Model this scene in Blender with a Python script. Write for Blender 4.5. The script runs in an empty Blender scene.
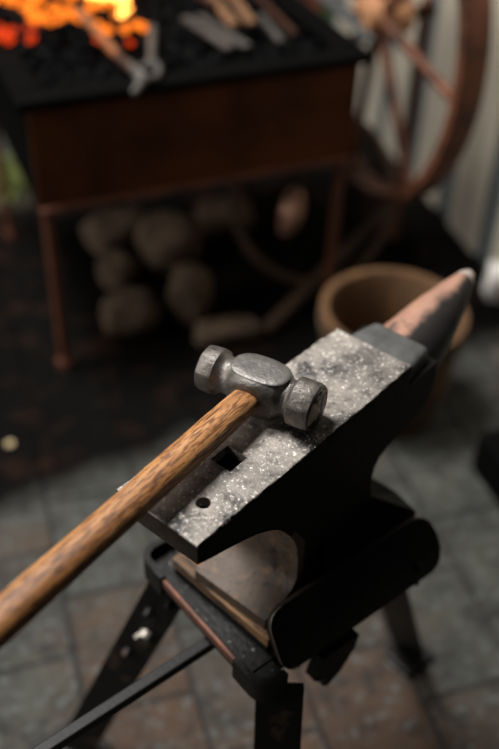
import bpy, bmesh, math, random
from mathutils import Vector, Matrix, noise

random.seed(7)
SC = bpy.context.scene
COL = SC.collection
R = math.radians

# ------------------------------------------------------------------ helpers
def link(o):
    COL.objects.link(o)
    return o

def thing(name, label, cat, loc, rotz=0.0, group=None, kind=None):
    o = bpy.data.objects.new(name, None)
    o.empty_display_size = 0.05
    o.location = loc
    o.rotation_euler = (0, 0, rotz)
    link(o)
    tag(o, label, cat, group, kind)
    return o

def tag(o, label=None, cat=None, group=None, kind=None):
    if label: o['label'] = label
    if cat: o['category'] = cat
    if group: o['group'] = group
    if kind: o['kind'] = kind
    return o

def obj(name, bm, mat, parent=None, loc=(0, 0, 0), rot=None, smooth=None, matrix=None):
    bmesh.ops.recalc_face_normals(bm, faces=bm.faces[:])
    me = bpy.data.meshes.new(name)
    if smooth is not None:
        for f in bm.faces:
            f.smooth = True
        for e in bm.edges:
            if len(e.link_faces) == 2 and e.calc_face_angle(0) > R(smooth):
                e.smooth = False
    bm.to_mesh(me)
    bm.free()
    me.materials.append(mat)
    o = bpy.data.objects.new(name, me)
    link(o)
    if parent: o.parent = parent
    o.location = loc
    if rot: o.rotation_euler = rot
    if matrix is not None: o.matrix_local = matrix
    return o

def new(): return bmesh.new()

def box(bm, lo, hi, bev=0.0, seg=2, mtx=None):
    r = bmesh.ops.create_cube(bm, size=1.0)
    vs = r['verts']
    for v in vs:
        v.co = Vector([lo[i] + (v.co[i] + 0.5) * (hi[i] - lo[i]) for i in range(3)])
    es = list({e for v in vs for e in v.link_edges})
    if bev > 0:
        rr = bmesh.ops.bevel(bm, geom=es, offset=bev, segments=seg, profile=0.6, affect='EDGES')
        vs = list({v for f in rr['faces'] for v in f.verts} | {v for v in vs if v.is_valid})
    if mtx is not None:
        for v in vs: v.co = mtx @ v.co
    return vs

def ring_loft(bm, rings, cap=True):
    allr = []
    for ring in rings:
        allr.append([bm.verts.new(p) for p in ring])
    n = len(allr[0])
    for a, b in zip(allr, allr[1:]):
        for i in range(n):
            bm.faces.new((a[i], a[(i + 1) % n], b[(i + 1) % n], b[i]))
    if cap:
        bm.faces.new(list(reversed(allr[0])))
        bm.faces.new(allr[-1])
    return allr

def tube(bm, pts, rad, n=10, cap=True, closed=False):
    pts = [Vector(p) for p in pts]
    rads = rad if isinstance(rad, (list, tuple)) else [rad] * len(pts)
    rings = []
    up = None
    N = len(pts)
    for i, p in enumerate(pts):
        if closed:
            t = (pts[(i + 1) % N] - pts[i - 1]).normalized()
        else:
            t = (pts[min(i + 1, N - 1)] - pts[max(i - 1, 0)]).normalized()
        if up is None:
            up = Vector((0, 0, 1)) if abs(t.z) < 0.9 else Vector((1, 0, 0))
        a = t.cross(up).normalized()
        b = a.cross(t).normalized()
        up = b
        rings.append([p + (a * math.cos(k * 2 * math.pi / n) + b * math.sin(k * 2 * math.pi / n)) * rads[i] for k in range(n)])
    if closed:
        vr = [[bm.verts.new(q) for q in r] for r in rings]
        for i in range(N):
            a, b = vr[i], vr[(i + 1) % N]
            for k in range(n):
                bm.faces.new((a[k], a[(k + 1) % n], b[(k + 1) % n], b[k]))
    else:
        ring_loft(bm, rings, cap)

def tri(bm):
    bm.normal_update()
    bmesh.ops.triangulate(bm, faces=[f for f in bm.faces if len(f.verts) > 4])

def prism(bm, poly, axis_from, axis_to, place):
    """poly: 2-D outline; place(p, q, t) -> 3-D"""
    a = [bm.verts.new(place(p, q, axis_from)) for p, q in poly]
    b = [bm.verts.new(place(p, q, axis_to)) for p, q in poly]
    n = len(poly)
    fs = []
    for i in range(n):
        fs.append(bm.faces.new((a[i], a[(i + 1) % n], b[(i + 1) % n], b[i])))
    fs.append(bm.faces.new(list(reversed(a))))
    fs.append(bm.faces.new(b))
    return a + b, fs

def lathe(bm, prof, n=40, centre=(0, 0, 0), closed=False):
    cx, cy, cz = centre
    rs = []
    for r, z in prof:
        rs.append([bm.verts.new((cx + r * math.cos(2 * math.pi * k / n), cy + r * math.sin(2 * math.pi * k / n), cz + z)) for k in range(n)])
    pairs = list(zip(rs, rs[1:]))
    if closed: pairs.append((rs[-1], rs[0]))
    for a, b in pairs:
        for k in range(n):
            bm.faces.new((a[k], a[(k + 1) % n], b[(k + 1) % n], b[k]))
    if not closed:
        if prof[0][0] > 1e-5: bm.faces.new(list(reversed(rs[0])))
        if prof[-1][0] > 1e-5: bm.faces.new(rs[-1])

def rough(bm, amp, freq, seed=0.0, verts=None):
    for v in (verts or bm.verts):
        n = noise.noise_vector(v.co * freq + Vector((seed, seed * 1.7, seed * 0.3)))
        v.co += n * amp

def stone_bm(sx, sy, sz, seed, sub=3, freq=1.6, amp=0.35):
    bm = new()
    bmesh.ops.create_icosphere(bm, subdivisions=sub, radius=1.0)
    for v in bm.verts:
        c = v.co.copy()
        m = max(abs(c.x), abs(c.y), abs(c.z))
        c = c.lerp(c / m * 0.85, 0.55)
        c += noise.noise_vector(v.co * freq + Vector((seed, 2 * seed, -seed))) * amp * 0.6
        v.co = Vector((c.x * sx, c.y * sy, c.z * sz))
    z0 = min(v.co.z for v in bm.verts)
    for v in bm.verts: v.co.z -= z0
    return bm

# ------------------------------------------------------------------ materials
def mat(name, c1, c2=None, scale=20.0, rough=0.6, metal=0.0, bump=0.15, bscale=None,
        spots=None, spot_scale=12.0, spot_lo=0.56, spot_hi=0.66,
        flecks=None, fleck_scale=150.0, fleck_lo=0.68, fleck_hi=0.74, stretch=(1, 1, 1),
        rough2=None, emit=None, estr=0.0, spec=0.5, detail=6.0, pits=None, pit_scale=90.0, pit_lo=0.56, pit_hi=0.64):
    m = bpy.data.materials.new(name)
    m.use_nodes = True
    nt = m.node_tree
    N, L = nt.nodes, nt.links
    b = N['Principled BSDF']
    tc = N.new('ShaderNodeTexCoord')
    mp = N.new('ShaderNodeMapping')
    mp.inputs['Scale'].default_value = stretch
    L.new(tc.outputs['Object'], mp.inputs['Vector'])
    vec = mp.outputs['Vector']
    def noise_n(s, d=detail, r=0.6, dist=0.0):
        n = N.new('ShaderNodeTexNoise')
        n.inputs['Scale'].default_value = s
        n.inputs['Detail'].default_value = d
        n.inputs['Roughness'].default_value = r
        n.inputs['Distortion'].default_value = dist
        L.new(vec, n.inputs['Vector'])
        return n.outputs['Fac']
    def ramp(fac, lo, hi):
        r = N.new('ShaderNodeMapRange')
        r.inputs['From Min'].default_value = lo
        r.inputs['From Max'].default_value = hi
        r.clamp = True
        L.new(fac, r.inputs['Value'])
        return r.outputs['Result']
    def mix(fac, a, c):
        x = N.new('ShaderNodeMix')
        x.data_type = 'RGBA'
        L.new(fac, x.inputs['Factor'])
        for sock, val in ((x.inputs[6], a), (x.inputs[7], c)):
            if isinstance(val, tuple): sock.default_value = (*val, 1)
            else: L.new(val, sock)
        return x.outputs[2]
    n1 = noise_n(scale)
    col = mix(ramp(n1, 0.32, 0.68), c1, c2 or tuple(x * 0.6 for x in c1))
    if spots is not None:
        col = mix(ramp(noise_n(spot_scale, 5, 0.65), spot_lo, spot_hi), col, spots)
    if flecks is not None:
        col = mix(ramp(noise_n(fleck_scale, 3, 0.6), fleck_lo, fleck_hi), col, flecks)
    if pits is not None:
        col = mix(ramp(noise_n(pit_scale, 4, 0.7), pit_lo, pit_hi), col, pits)
    L.new(col, b.inputs['Base Color'])
    b.inputs['Metallic'].default_value = metal
    b.inputs['Specular IOR Level'].default_value = spec
    if rough2 is None:
        b.inputs['Roughness'].default_value = rough
    else:
        r = N.new('ShaderNodeMapRange')
        r.inputs['From Min'].default_value = 0.35
        r.inputs['From Max'].default_value = 0.65
        r.inputs['To Min'].default_value = rough
        r.inputs['To Max'].default_value = rough2
        L.new(noise_n(scale * 1.7), r.inputs['Value'])
        L.new(r.outputs['Result'], b.inputs['Roughness'])
    if bump:
        bn = N.new('ShaderNodeBump')
        bn.inputs['Strength'].default_value = bump
        bn.inputs['Distance'].default_value = 0.004
        L.new(noise_n(bscale or scale * 4), bn.inputs['Height'])
        L.new(bn.outputs['Normal'], b.inputs['Normal'])
    if emit:
        b.inputs['Emission Color'].default_value = (*emit, 1)
        b.inputs['Emission Strength'].default_value = estr
    return m

M = {}
M['face'] = mat('worn_steel_face', (0.46, 0.405, 0.355), (0.10, 0.091, 0.085), scale=12, rough=0.42, rough2=0.62, metal=0.3,
                bump=0.22, bscale=260, spots=(0.035, 0.035, 0.036), spot_scale=24, spot_lo=0.54, spot_hi=0.62,
                flecks=(0.92, 0.86, 0.78), fleck_scale=300, fleck_lo=0.57, fleck_hi=0.72, pits=(0.085, 0.075, 0.068), pit_scale=60, pit_lo=0.52, pit_hi=0.70)
M['heel'] = mat('lit_brown_heel_end', (0.065, 0.044, 0.032), (0.025, 0.018, 0.014), scale=40, rough=0.55, metal=0.2, bump=0.3, spec=0.3,  # lighter than the sides: light on the heel end put into the colour
                spots=(0.012, 0.010, 0.009), spot_scale=30, spot_lo=0.52, spot_hi=0.64)
M['anvil'] = mat('dark_forged_iron', (0.008, 0.007, 0.0065), (0.004, 0.0036, 0.0034), scale=30, rough=0.6, metal=0.1, bump=0.4, spec=0.12,
                 bscale=120, flecks=(0.12, 0.07, 0.04), fleck_scale=160, fleck_lo=0.70, fleck_hi=0.78)
M['table'] = mat('dull_grey_iron', (0.12, 0.12, 0.115), (0.055, 0.055, 0.055), scale=40, rough=0.6, metal=0.3, bump=0.3, bscale=160)
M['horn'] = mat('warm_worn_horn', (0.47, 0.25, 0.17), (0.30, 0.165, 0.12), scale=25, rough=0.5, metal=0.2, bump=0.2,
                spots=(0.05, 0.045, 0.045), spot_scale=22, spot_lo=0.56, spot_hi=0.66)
def horn_flank_shade(m):  # darkens the right flank: the horn's unlit side put into its colour
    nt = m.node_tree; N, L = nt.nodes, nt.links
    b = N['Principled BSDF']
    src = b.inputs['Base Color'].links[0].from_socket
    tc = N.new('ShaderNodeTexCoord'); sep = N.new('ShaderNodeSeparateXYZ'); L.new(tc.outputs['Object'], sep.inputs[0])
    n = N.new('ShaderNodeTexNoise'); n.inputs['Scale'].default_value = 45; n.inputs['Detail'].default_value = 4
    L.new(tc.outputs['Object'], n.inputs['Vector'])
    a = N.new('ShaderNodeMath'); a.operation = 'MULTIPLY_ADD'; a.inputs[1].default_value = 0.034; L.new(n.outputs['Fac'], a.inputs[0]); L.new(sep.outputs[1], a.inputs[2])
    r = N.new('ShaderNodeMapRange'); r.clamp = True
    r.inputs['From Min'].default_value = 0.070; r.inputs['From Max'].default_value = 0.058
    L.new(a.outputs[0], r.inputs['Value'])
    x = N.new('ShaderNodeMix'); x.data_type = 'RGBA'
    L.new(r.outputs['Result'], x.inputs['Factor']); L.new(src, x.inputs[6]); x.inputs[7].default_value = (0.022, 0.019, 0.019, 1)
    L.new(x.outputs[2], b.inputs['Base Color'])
horn_flank_shade(M['horn'])
M['horn_tip'] = mat('pale_horn_tip', (0.55, 0.47, 0.42), (0.40, 0.33, 0.29), scale=60, rough=0.5, metal=0.3, bump=0.2)
M['foot'] = mat('rusty_brown_foot', (0.115, 0.078, 0.054), (0.060, 0.042, 0.030), scale=16, rough=0.6, metal=0.1, bump=0.3, bscale=150,
                spots=(0.012, 0.010, 0.009), spot_scale=22, spot_lo=0.58, spot_hi=0.70, flecks=(0.20, 0.105, 0.055), fleck_scale=70, fleck_lo=0.56, fleck_hi=0.72, pits=(0.035, 0.026, 0.02), pit_scale=120)
M['hammer'] = mat('hammered_steel', (0.235, 0.212, 0.19), (0.095, 0.086, 0.078), scale=45, rough=0.36, rough2=0.52, metal=0.75, bump=0.35, bscale=140,
                  spots=(0.05, 0.042, 0.036), spot_scale=55, spot_lo=0.58, spot_hi=0.70, flecks=(0.38, 0.35, 0.32), fleck_scale=120, fleck_lo=0.64, fleck_hi=0.72)
M['strike'] = mat('worn_striking_face', (0.03, 0.027, 0.024), (0.015, 0.013, 0.012), scale=50, rough=0.5, metal=0.4, bump=0.4,
                  spots=(0.55, 0.46, 0.34), spot_scale=42, spot_lo=0.49, spot_hi=0.55)
M['cheek'] = mat('ground_steel_cheek', (0.20, 0.188, 0.175), (0.12, 0.113, 0.105), scale=60, rough=0.45, metal=0.6, bump=0.25, bscale=160,
                 spots=(0.05, 0.045, 0.04), spot_scale=60, spot_lo=0.62, spot_hi=0.70)
M['black_steel'] = mat('blackened_steel', (0.008, 0.007, 0.0065), (0.003, 0.003, 0.003), scale=30, rough=0.45, metal=0.1, spec=0.25, bump=0.3, bscale=120,
                       flecks=(0.05, 0.045, 0.042), fleck_scale=170, fleck_lo=0.70, fleck_hi=0.78)
M['tray_steel'] = mat('scaly_black_tray', (0.005, 0.0045, 0.004), (0.002, 0.002, 0.002), scale=30, rough=0.45, metal=0.1, spec=0.3, bump=0.3, bscale=120,
                      flecks=(0.55, 0.55, 0.56), fleck_scale=120, fleck_lo=0.66, fleck_hi=0.70)
M['plate'] = mat('brown_black_plate', (0.022, 0.016, 0.012), (0.007, 0.006, 0.005), scale=18, rough=0.5, metal=0.1, bump=0.3, spec=0.3,
                 flecks=(0.10, 0.05, 0.028), fleck_scale=120, fleck_lo=0.66, fleck_hi=0.76)
M['edge_highlight'] = mat('pale_edge_highlight', (0.30, 0.24, 0.19), (0.15, 0.12, 0.10), scale=80, rough=0.45, metal=0.3, bump=0)  # pale tone painting the highlight along the clamp plate's rounded end
M['bar_black'] = mat('smooth_black_bar', (0.009, 0.008, 0.008), (0.005, 0.005, 0.005), scale=30, rough=0.5, bump=0.1, spec=0.25)
M['red_edge'] = mat('rusty_red_edge', (0.22, 0.085, 0.05), (0.10, 0.045, 0.03), scale=60, rough=0.6, metal=0.2, bump=0.2)
M['leg'] = mat('worn_black_leg', (0.013, 0.012, 0.011), (0.006, 0.006, 0.006), scale=14, rough=0.5, metal=0.1, spec=0.25, bump=0.3,
               spots=(0.09, 0.055, 0.032), spot_scale=22, spot_lo=0.56, spot_hi=0.70)
M['nut'] = mat('pale_zinc_nut', (0.42, 0.38, 0.33), (0.25, 0.22, 0.2), scale=60, rough=0.4, metal=0.5)
M['oak'] = mat('aged_oak_block', (0.30, 0.155, 0.065), (0.16, 0.085, 0.04), scale=14, rough=0.7, bump=0.4, stretch=(6, 1, 6),
               spots=(0.03, 0.02, 0.014), spot_scale=11, spot_lo=0.48, spot_hi=0.66, pits=(0.05, 0.03, 0.018), pit_scale=40)
M['rust'] = mat('dark_rust_plate', (0.16, 0.052, 0.016), (0.055, 0.019, 0.008), scale=5, spec=0.15, rough=0.65, metal=0.2, bump=0.2)
M['rust_leg'] = mat('rusty_red_pipe', (0.17, 0.055, 0.025), (0.09, 0.03, 0.015), scale=14, rough=0.6, metal=0.1)
M['rust_rim'] = mat('orange_rust', (0.20, 0.066, 0.030), (0.03, 0.012, 0.008), scale=16, rough=0.6, metal=0.1, bump=0.3)
M['soot'] = mat('sooty_iron', (0.0022, 0.002, 0.002), (0.001, 0.001, 0.001), scale=20, rough=0.8, metal=0.0, bump=0.3, spec=0.05)
M['coal'] = mat('black_coal', (0.003, 0.003, 0.0033), (0.001, 0.001, 0.001), scale=60, rough=0.6, bump=0.3, spec=0.06)
M['tool'] = mat('grey_tool_steel', (0.13, 0.115, 0.10), (0.06, 0.053, 0.048), scale=40, rough=0.5, metal=0.3)
M['tool_dark'] = mat('dark_grey_tool_steel', (0.13, 0.13, 0.13), (0.05, 0.05, 0.05), scale=30, rough=0.5, metal=0.3)
M['tool_tan'] = mat('tan_tool_steel', (0.30, 0.155, 0.080), (0.14, 0.075, 0.042), scale=30, rough=0.5, metal=0.2)
M['tool_brown'] = mat('brown_tool_steel', (0.075, 0.030, 0.016), (0.03, 0.013, 0.009), scale=30, rough=0.5, metal=0.2)
M['ember'] = mat('glowing_ember', (0.03, 0.01, 0.005), (0.01, 0.005, 0.003), scale=40, rough=0.8, spec=0.1, emit=(1.0, 0.20, 0.012), estr=1.7)
M['ember_red'] = mat('red_ember', (0.02, 0.008, 0.005), (0.01, 0.005, 0.003), scale=40, rough=0.8, spec=0.1, emit=(1.0, 0.06, 0.004), estr=0.8)
M['flame'] = mat('yellow_flame', (0.05, 0.03, 0.01), (0.05, 0.03, 0.01), scale=10, rough=0.8, spec=0.1, bump=0, emit=(1.0, 0.43, 0.08), estr=6.5)
M['hot_steel'] = mat('glowing_hot_steel', (0.16, 0.06, 0.02), (0.12, 0.05, 0.02), scale=30, rough=0.6, emit=(1.0, 0.22, 0.02), estr=0.2)
M['copper'] = mat('bright_copper', (0.85, 0.50, 0.36), (0.75, 0.40, 0.27), scale=20, rough=0.35, metal=0.5, bump=0.1)
M['hub'] = mat('tan_wheel_hub', (0.60, 0.29, 0.14), (0.42, 0.20, 0.10), scale=12, rough=0.6, bump=0.2)
M['tub'] = mat('amber_stave_wood', (0.135, 0.062, 0.019), (0.06, 0.028, 0.010), scale=10, rough=0.7, bump=0.3, stretch=(3, 3, 0.6))
M['hoop'] = mat('dark_iron_hoop', (0.10, 0.065, 0.04), (0.05, 0.033, 0.022), scale=20, rough=0.6, metal=0.2)
M['stone'] = mat('field_stone', (0.20, 0.138, 0.095), (0.06, 0.043, 0.031), scale=11, rough=0.9, bump=0.5, spec=0.1, spots=(0.012, 0.011, 0.010), spot_scale=9, spot_lo=0.50, spot_hi=0.62)
M['white_stone'] = mat('white_stone', (0.88, 0.84, 0.80), (0.8, 0.76, 0.72), scale=14, rough=0.8, bump=0.3)
M['brass'] = mat('brass', (0.85, 0.68, 0.40), (0.7, 0.55, 0.3), scale=30, rough=0.35, metal=0.3)
M['grass'] = mat('grass_blades', (0.30, 0.32, 0.09), (0.16, 0.20, 0.06), scale=12, rough=0.8, bump=0)
M['leaf'] = mat('shrub_leaves', (0.09, 0.20, 0.07), (0.05, 0.12, 0.04), scale=12, rough=0.7, bump=0)
M['rod'] = mat('dark_brown_rod', (0.10, 0.055, 0.03), (0.05, 0.03, 0.018), scale=20, rough=0.6, metal=0.2)

def wood_handle():
    m = bpy.data.materials.new('hickory_handle')
    m.use_nodes = True
    nt = m.node_tree; N, L = nt.nodes, nt.links
    b = N['Principled BSDF']
    tc = N.new('ShaderNodeTexCoord')
    def nz(stretch, s, d, r, dist=0.0):
        mp = N.new('ShaderNodeMapping'); mp.inputs['Scale'].default_value = stretch
        L.new(tc.outputs['Object'], mp.inputs['Vector'])
        n = N.new('ShaderNodeTexNoise')
        n.inputs['Scale'].default_value = s; n.inputs['Detail'].default_value = d
        n.inputs['Roughness'].default_value = r; n.inputs['Distortion'].default_value = dist
        L.new(mp.outputs['Vector'], n.inputs['Vector'])
        return n.outputs['Fac']
    def ramp(fac, stops):
        r = N.new('ShaderNodeValToRGB')
        el = r.color_ramp.elements
        el[0].position, el[0].color = stops[0][0], (*stops[0][1], 1)
        el[1].position, el[1].color = stops[-1][0], (*stops[-1][1], 1)
        for p, c in stops[1:-1]:
            e = el.new(p); e.color = (*c, 1)
        L.new(fac, r.inputs['Fac'])
        return r.outputs['Color']
    base = ramp(nz((2.2, 40, 40), 2.0, 4, 0.55), [(0.30, (0.26, 0.105, 0.032)), (0.5, (0.46, 0.205, 0.066)), (0.72, (0.60, 0.34, 0.165))])
    pores = ramp(nz((26, 230, 230), 2.0, 3, 0.65, 0.2), [(0.47, (1, 1, 1)), (0.57, (0.20, 0.14, 0.10))])
    mx = N.new('ShaderNodeMix'); mx.data_type = 'RGBA'; mx.blend_type = 'MULTIPLY'; mx.inputs['Factor'].default_value = 0.85
    L.new(base, mx.inputs[6]); L.new(pores, mx.inputs[7])
    dirt = ramp(nz((9, 12, 12), 1.3, 4, 0.6), [(0.35, (0.55, 0.5, 0.45)), (0.6, (1, 1, 1))])
    m2 = N.new('ShaderNodeMix'); m2.data_type = 'RGBA'; m2.blend_type = 'MULTIPLY'; m2.inputs['Factor'].default_value = 0.6
    L.new(mx.outputs[2], m2.inputs[6]); L.new(dirt, m2.inputs[7])
    L.new(m2.outputs[2], b.inputs['Base Color'])
    b.inputs['Roughness'].default_value = 0.48
    bn = N.new('ShaderNodeBump'); bn.inputs['Strength'].default_value = 0.2; bn.inputs['Distance'].default_value = 0.003
    L.new(pores, bn.inputs['Height']); L.new(bn.outputs['Normal'], b.inputs['Normal'])
    return m
M['handle'] = wood_handle()

def floor_mat():
    m = bpy.data.materials.new('worn_paver_floor')
    m.use_nodes = True
    nt = m.node_tree; N, L = nt.nodes, nt.links
    b = N['Principled BSDF']
    tc = N.new('ShaderNodeTexCoord')
    P = tc.outputs['Object']
    def noise_n(s, d=5, r=0.6):
        n = N.new('ShaderNodeTexNoise'); n.inputs['Scale'].default_value = s
        n.inputs['Detail'].default_value = d; n.inputs['Roughness'].default_value = r
        L.new(P, n.inputs['Vector']); return n.outputs['Fac']
    def rng(f, lo, hi, a=0.0, c=1.0):
        r = N.new('ShaderNodeMapRange'); r.clamp = True
        for k, v in (('From Min', lo), ('From Max', hi), ('To Min', a), ('To Max', c)): r.inputs[k].default_value = v
        L.new(f, r.inputs['Value']); return r.outputs['Result']
    def math_n(op, a, c):
        x = N.new('ShaderNodeMath'); x.operation = op
        for i, v in enumerate((a, c)):
            if isinstance(v, (int, float)): x.inputs[i].default_value = v
            else: L.new(v, x.inputs[i])
        return x.outputs[0]
    def mix(fac, a, c, mode='MIX'):
        x = N.new('ShaderNodeMix'); x.data_type = 'RGBA'; x.blend_type = mode
        if isinstance(fac, float): x.inputs['Factor'].default_value = fac
        else: L.new(fac, x.inputs['Factor'])
        for sock, val in ((x.inputs[6], a), (x.inputs[7], c)):
            if isinstance(val, tuple): sock.default_value = (*val, 1)
            else: L.new(val, sock)
        return x.outputs[2]
    # pavers: brick rows run along local y of the floor (floor object is turned with the room)
    mp = N.new('ShaderNodeMapping')
    mp.inputs['Rotation'].default_value = (0, 0, R(90))
    mp.inputs['Location'].default_value = (0.02, -0.025, 0)
    L.new(P, mp.inputs['Vector'])
    br = N.new('ShaderNodeTexBrick')
    br.inputs['Scale'].default_value = 1.0
    br.inputs['Brick Width'].default_value = 0.235
    br.inputs['Row Height'].default_value = 0.175
    br.inputs['Mortar Size'].default_value = 0.006
    br.inputs['Mortar Smooth'].default_value = 0.5
    br.inputs['Bias'].default_value = 0.0
    br.inputs['Color1'].default_value = (0, 0, 0, 1)
    br.inputs['Color2'].default_value = (1, 1, 1, 1)
    br.inputs['Mortar'].default_value = (0.5, 0.5, 0.5, 1)
    L.new(mp.outputs['Vector'], br.inputs['Vector'])
    sep = N.new('ShaderNodeSeparateXYZ'); L.new(P, sep.inputs[0])
    x, y = sep.outputs[0], sep.outputs[1]
    grey = mix(rng(noise_n(9), 0.35, 0.65), (0.062, 0.062, 0.050), (0.034, 0.036, 0.031))
    warm = mix(rng(noise_n(12), 0.35, 0.65), (0.085, 0.050, 0.031), (0.042, 0.027, 0.019))
    tone = math_n('ADD', math_n('MULTIPLY', br.outputs['Color'], 0.35), noise_n(3.2, 3))
    # redder pavers around the stand, greyer to the right
    dx = math_n('SUBTRACT', x, 0.38); dy = math_n('SUBTRACT', y, 0.70)
    dist = math_n('SQRT', math_n('ADD', math_n('MULTIPLY', dx, dx), math_n('MULTIPLY', dy, dy)), 0)
    near = rng(dist, 0.10, 0.55, 0.30, -0.12)
    col = mix(rng(math_n('ADD', tone, near), 0.62, 0.92), grey, warm)
    # pale scuffs and mineral bloom
    col = mix(math_n('MULTIPLY', rng(noise_n(48, 4), 0.54, 0.66), 0.75), col, (0.12, 0.13, 0.125))
    col = mix(math_n('MULTIPLY', rng(noise_n(16, 6, 0.7), 0.52, 0.64), 0.85), col, (0.018, 0.016, 0.015))
    col = mix(math_n('MULTIPLY', br.outputs['Fac'], 0.8), col, (0.012, 0.011, 0.010))
    # soot around the hearth with shade painted into it, ragged outline
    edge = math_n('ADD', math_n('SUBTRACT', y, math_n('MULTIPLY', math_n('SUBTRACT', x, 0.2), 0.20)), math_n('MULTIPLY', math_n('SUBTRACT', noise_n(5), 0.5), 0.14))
    soot = rng(edge, 1.33, 1.42)  # one mask for the soot and the shade painted with it
    soot = math_n('MULTIPLY', soot, rng(math_n('SUBTRACT', y, math_n('MULTIPLY', x, 0.25)), 2.52, 2.40))  # dark zone stops short; the clear strip stands in for daylight beyond
    soot_shade_col = mix(rng(noise_n(11), 0.52, 0.66), (0.003, 0.0027, 0.0027), (0.015, 0.0075, 0.005))
    col = mix(math_n('MULTIPLY', soot, 0.97), col, soot_shade_col)
    L.new(col, b.inputs['Base Color'])
    L.new(rng(noise_n(14), 0.3, 0.7, 0.6, 0.85), b.inputs['Roughness'])
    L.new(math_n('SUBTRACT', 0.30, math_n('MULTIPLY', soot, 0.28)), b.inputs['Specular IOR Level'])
    h = math_n('SUBTRACT', noise_n(60), math_n('MULTIPLY', br.outputs['Fac'], 1.2))
    bn = N.new('ShaderNodeBump'); bn.inputs['Strength'].default_value = 0.35; bn.inputs['Distance'].default_value = 0.006
    L.new(h, bn.inputs['Height']); L.new(bn.outputs['Normal'], b.inputs['Normal'])
    return m
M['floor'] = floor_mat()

def plank_mat():
    m = mat('weathered_planks', (0.60, 0.53, 0.42), (0.42, 0.375, 0.30), scale=6, rough=0.8, bump=0.3, stretch=(6, 6, 0.6))
    return m
M['plank'] = plank_mat()
M['plank_shade'] = mat('blue_grey_shade_strips', (0.12, 0.14, 0.14), (0.07, 0.085, 0.09), scale=6, rough=0.8, bump=0.3, stretch=(6, 6, 0.6))  # shade between the pale boards, painted as blue-grey strips

# ------------------------------------------------------------------ camera
cam_d = bpy.data.cameras.new('camera')
cam = link(bpy.data.objects.new('camera', cam_d))
Rm = Matrix(((0.99933248, -0.0365322, 0.0), (0.02338591, 0.63971788, -0.76825395), (0.02806601, 0.76774113, 0.64014519)))
cam.matrix_world = Matrix.Translation((0, 0, 1.387)) @ Rm.to_4x4()
cam_d.sensor_width = 36.0
cam_d.sensor_fit = 'AUTO'
cam_d.lens = 46.12
cam_d.clip_start = 0.05
cam_d.dof.use_dof = True
cam_d.dof.focus_distance = 0.945
cam_d.dof.aperture_fstop = 1.8
SC.camera = cam

# ------------------------------------------------------------------ setting
ROOM = R(18)
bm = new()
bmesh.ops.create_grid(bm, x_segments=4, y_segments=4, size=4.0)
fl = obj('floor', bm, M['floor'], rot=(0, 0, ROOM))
tag(fl, 'worn grey and brown stone pavers, soot and painted shade towards the forge', 'floor', kind='structure')

# right hand plank wall (boards run upwards)
wa = R(106.5)
wdir = Vector((math.cos(wa), math.sin(wa), 0))
wnor = Vector((math.sin(wa), -math.cos(wa), 0))      # away from the room
w0 = Vector((0.87, 1.24, 0))
wall = thing('wall_right', 'pale weathered board wall with blue-grey painted shade strips set back between', 'wall', w0, wa, kind='structure')
s = 0.0
k = 0
bm1, bm2 = new(), new()
while s < 2.25:
    wd = 0.165 if k % 2 == 0 else 0.085
    # local x along the wall, local y = left of it (towards the room)
    if k % 2 == 0:
        box(bm1, (s, -0.022, 0.0), (s + wd, 0.0, 1.7), 0.004, 1)
    else:
        box(bm2, (s - 0.0, -0.03, 0.0), (s + wd + 0.0, -0.012, 1.7), 0.003, 1)
    s += wd
    k += 1
obj('board', bm1, M['plank'], wall)
obj('recessed_shade_strip', bm2, M['plank_shade'], wall)

# ------------------------------------------------------------------ stand
ST = Vector((0.026, 0.571, 0.0))
SA = R(40)
st = thing('anvil_stand', 'three-legged black steel stand with a shallow tray carrying the anvil', 'stand', ST, SA)
def to_st(p):
    d = Vector(p) - ST
    return Vector((d.x * math.cos(SA) + d.y * math.sin(SA), -d.x * math.sin(SA) + d.y * math.cos(SA), d.z))
TX, TY, ZT, ZB = 0.262, 0.235, 0.472, 0.436
t = 0.006
def rail(name, lo, hi, lo2, hi2, m=M['tray_steel']):
    bm = new()
    box(bm, lo, hi, 0.0015, 2)
    box(bm, lo2, hi2, 0.001, 1)
    return obj(name, bm, m, st)
rf = rail('rail', (0, 0.012, 0.4535), (t, TY - 0.012, 0.470), (t - 0.001, 0.034, 0.4535), (0.02, TY - 0.034, 0.4575))
bm = new(); box(bm, (-0.0006, 0.03, 0.4600), (t * 0.6, TY - 0.03, 0.4712), 0.0005, 1)
bx_ = obj('worn_or_lit_edge', bm, M['red_edge'], rf); bx_['label'] = 'rust-red worn edge'
rail('rail', (0.02, 0.024, ZB), (TX - 0.008, 0.030, 0.450), (0.02, 0.030, ZB), (TX - 0.02, 0.06, ZB + 0.006))
bm = new(); box(bm, (t, 0.031, 0.4500), (TX - t, TY - t, 0.4580), 0.001, 1); obj('tray_floor', bm, M['tray_steel'], st)
bm = new(); box(bm, (t, 0.006, 0.4500), (0.04, 0.030, 0.4580), 0.001, 1); obj('tray_floor', bm, M['tray_steel'], st)
rail('rail', (0.02, TY - t, ZB), (TX - 0.02, TY, ZT), (0.05, TY - 0.05, ZB), (TX - 0.05, TY - t, ZB + 0.006))
rail('rail', (TX - t, 0.012, ZB), (TX, TY - 0.012, ZT), (TX - 0.05, 0.05, ZB), (TX - t, TY - 0.05, ZB + 0.006))
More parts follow.
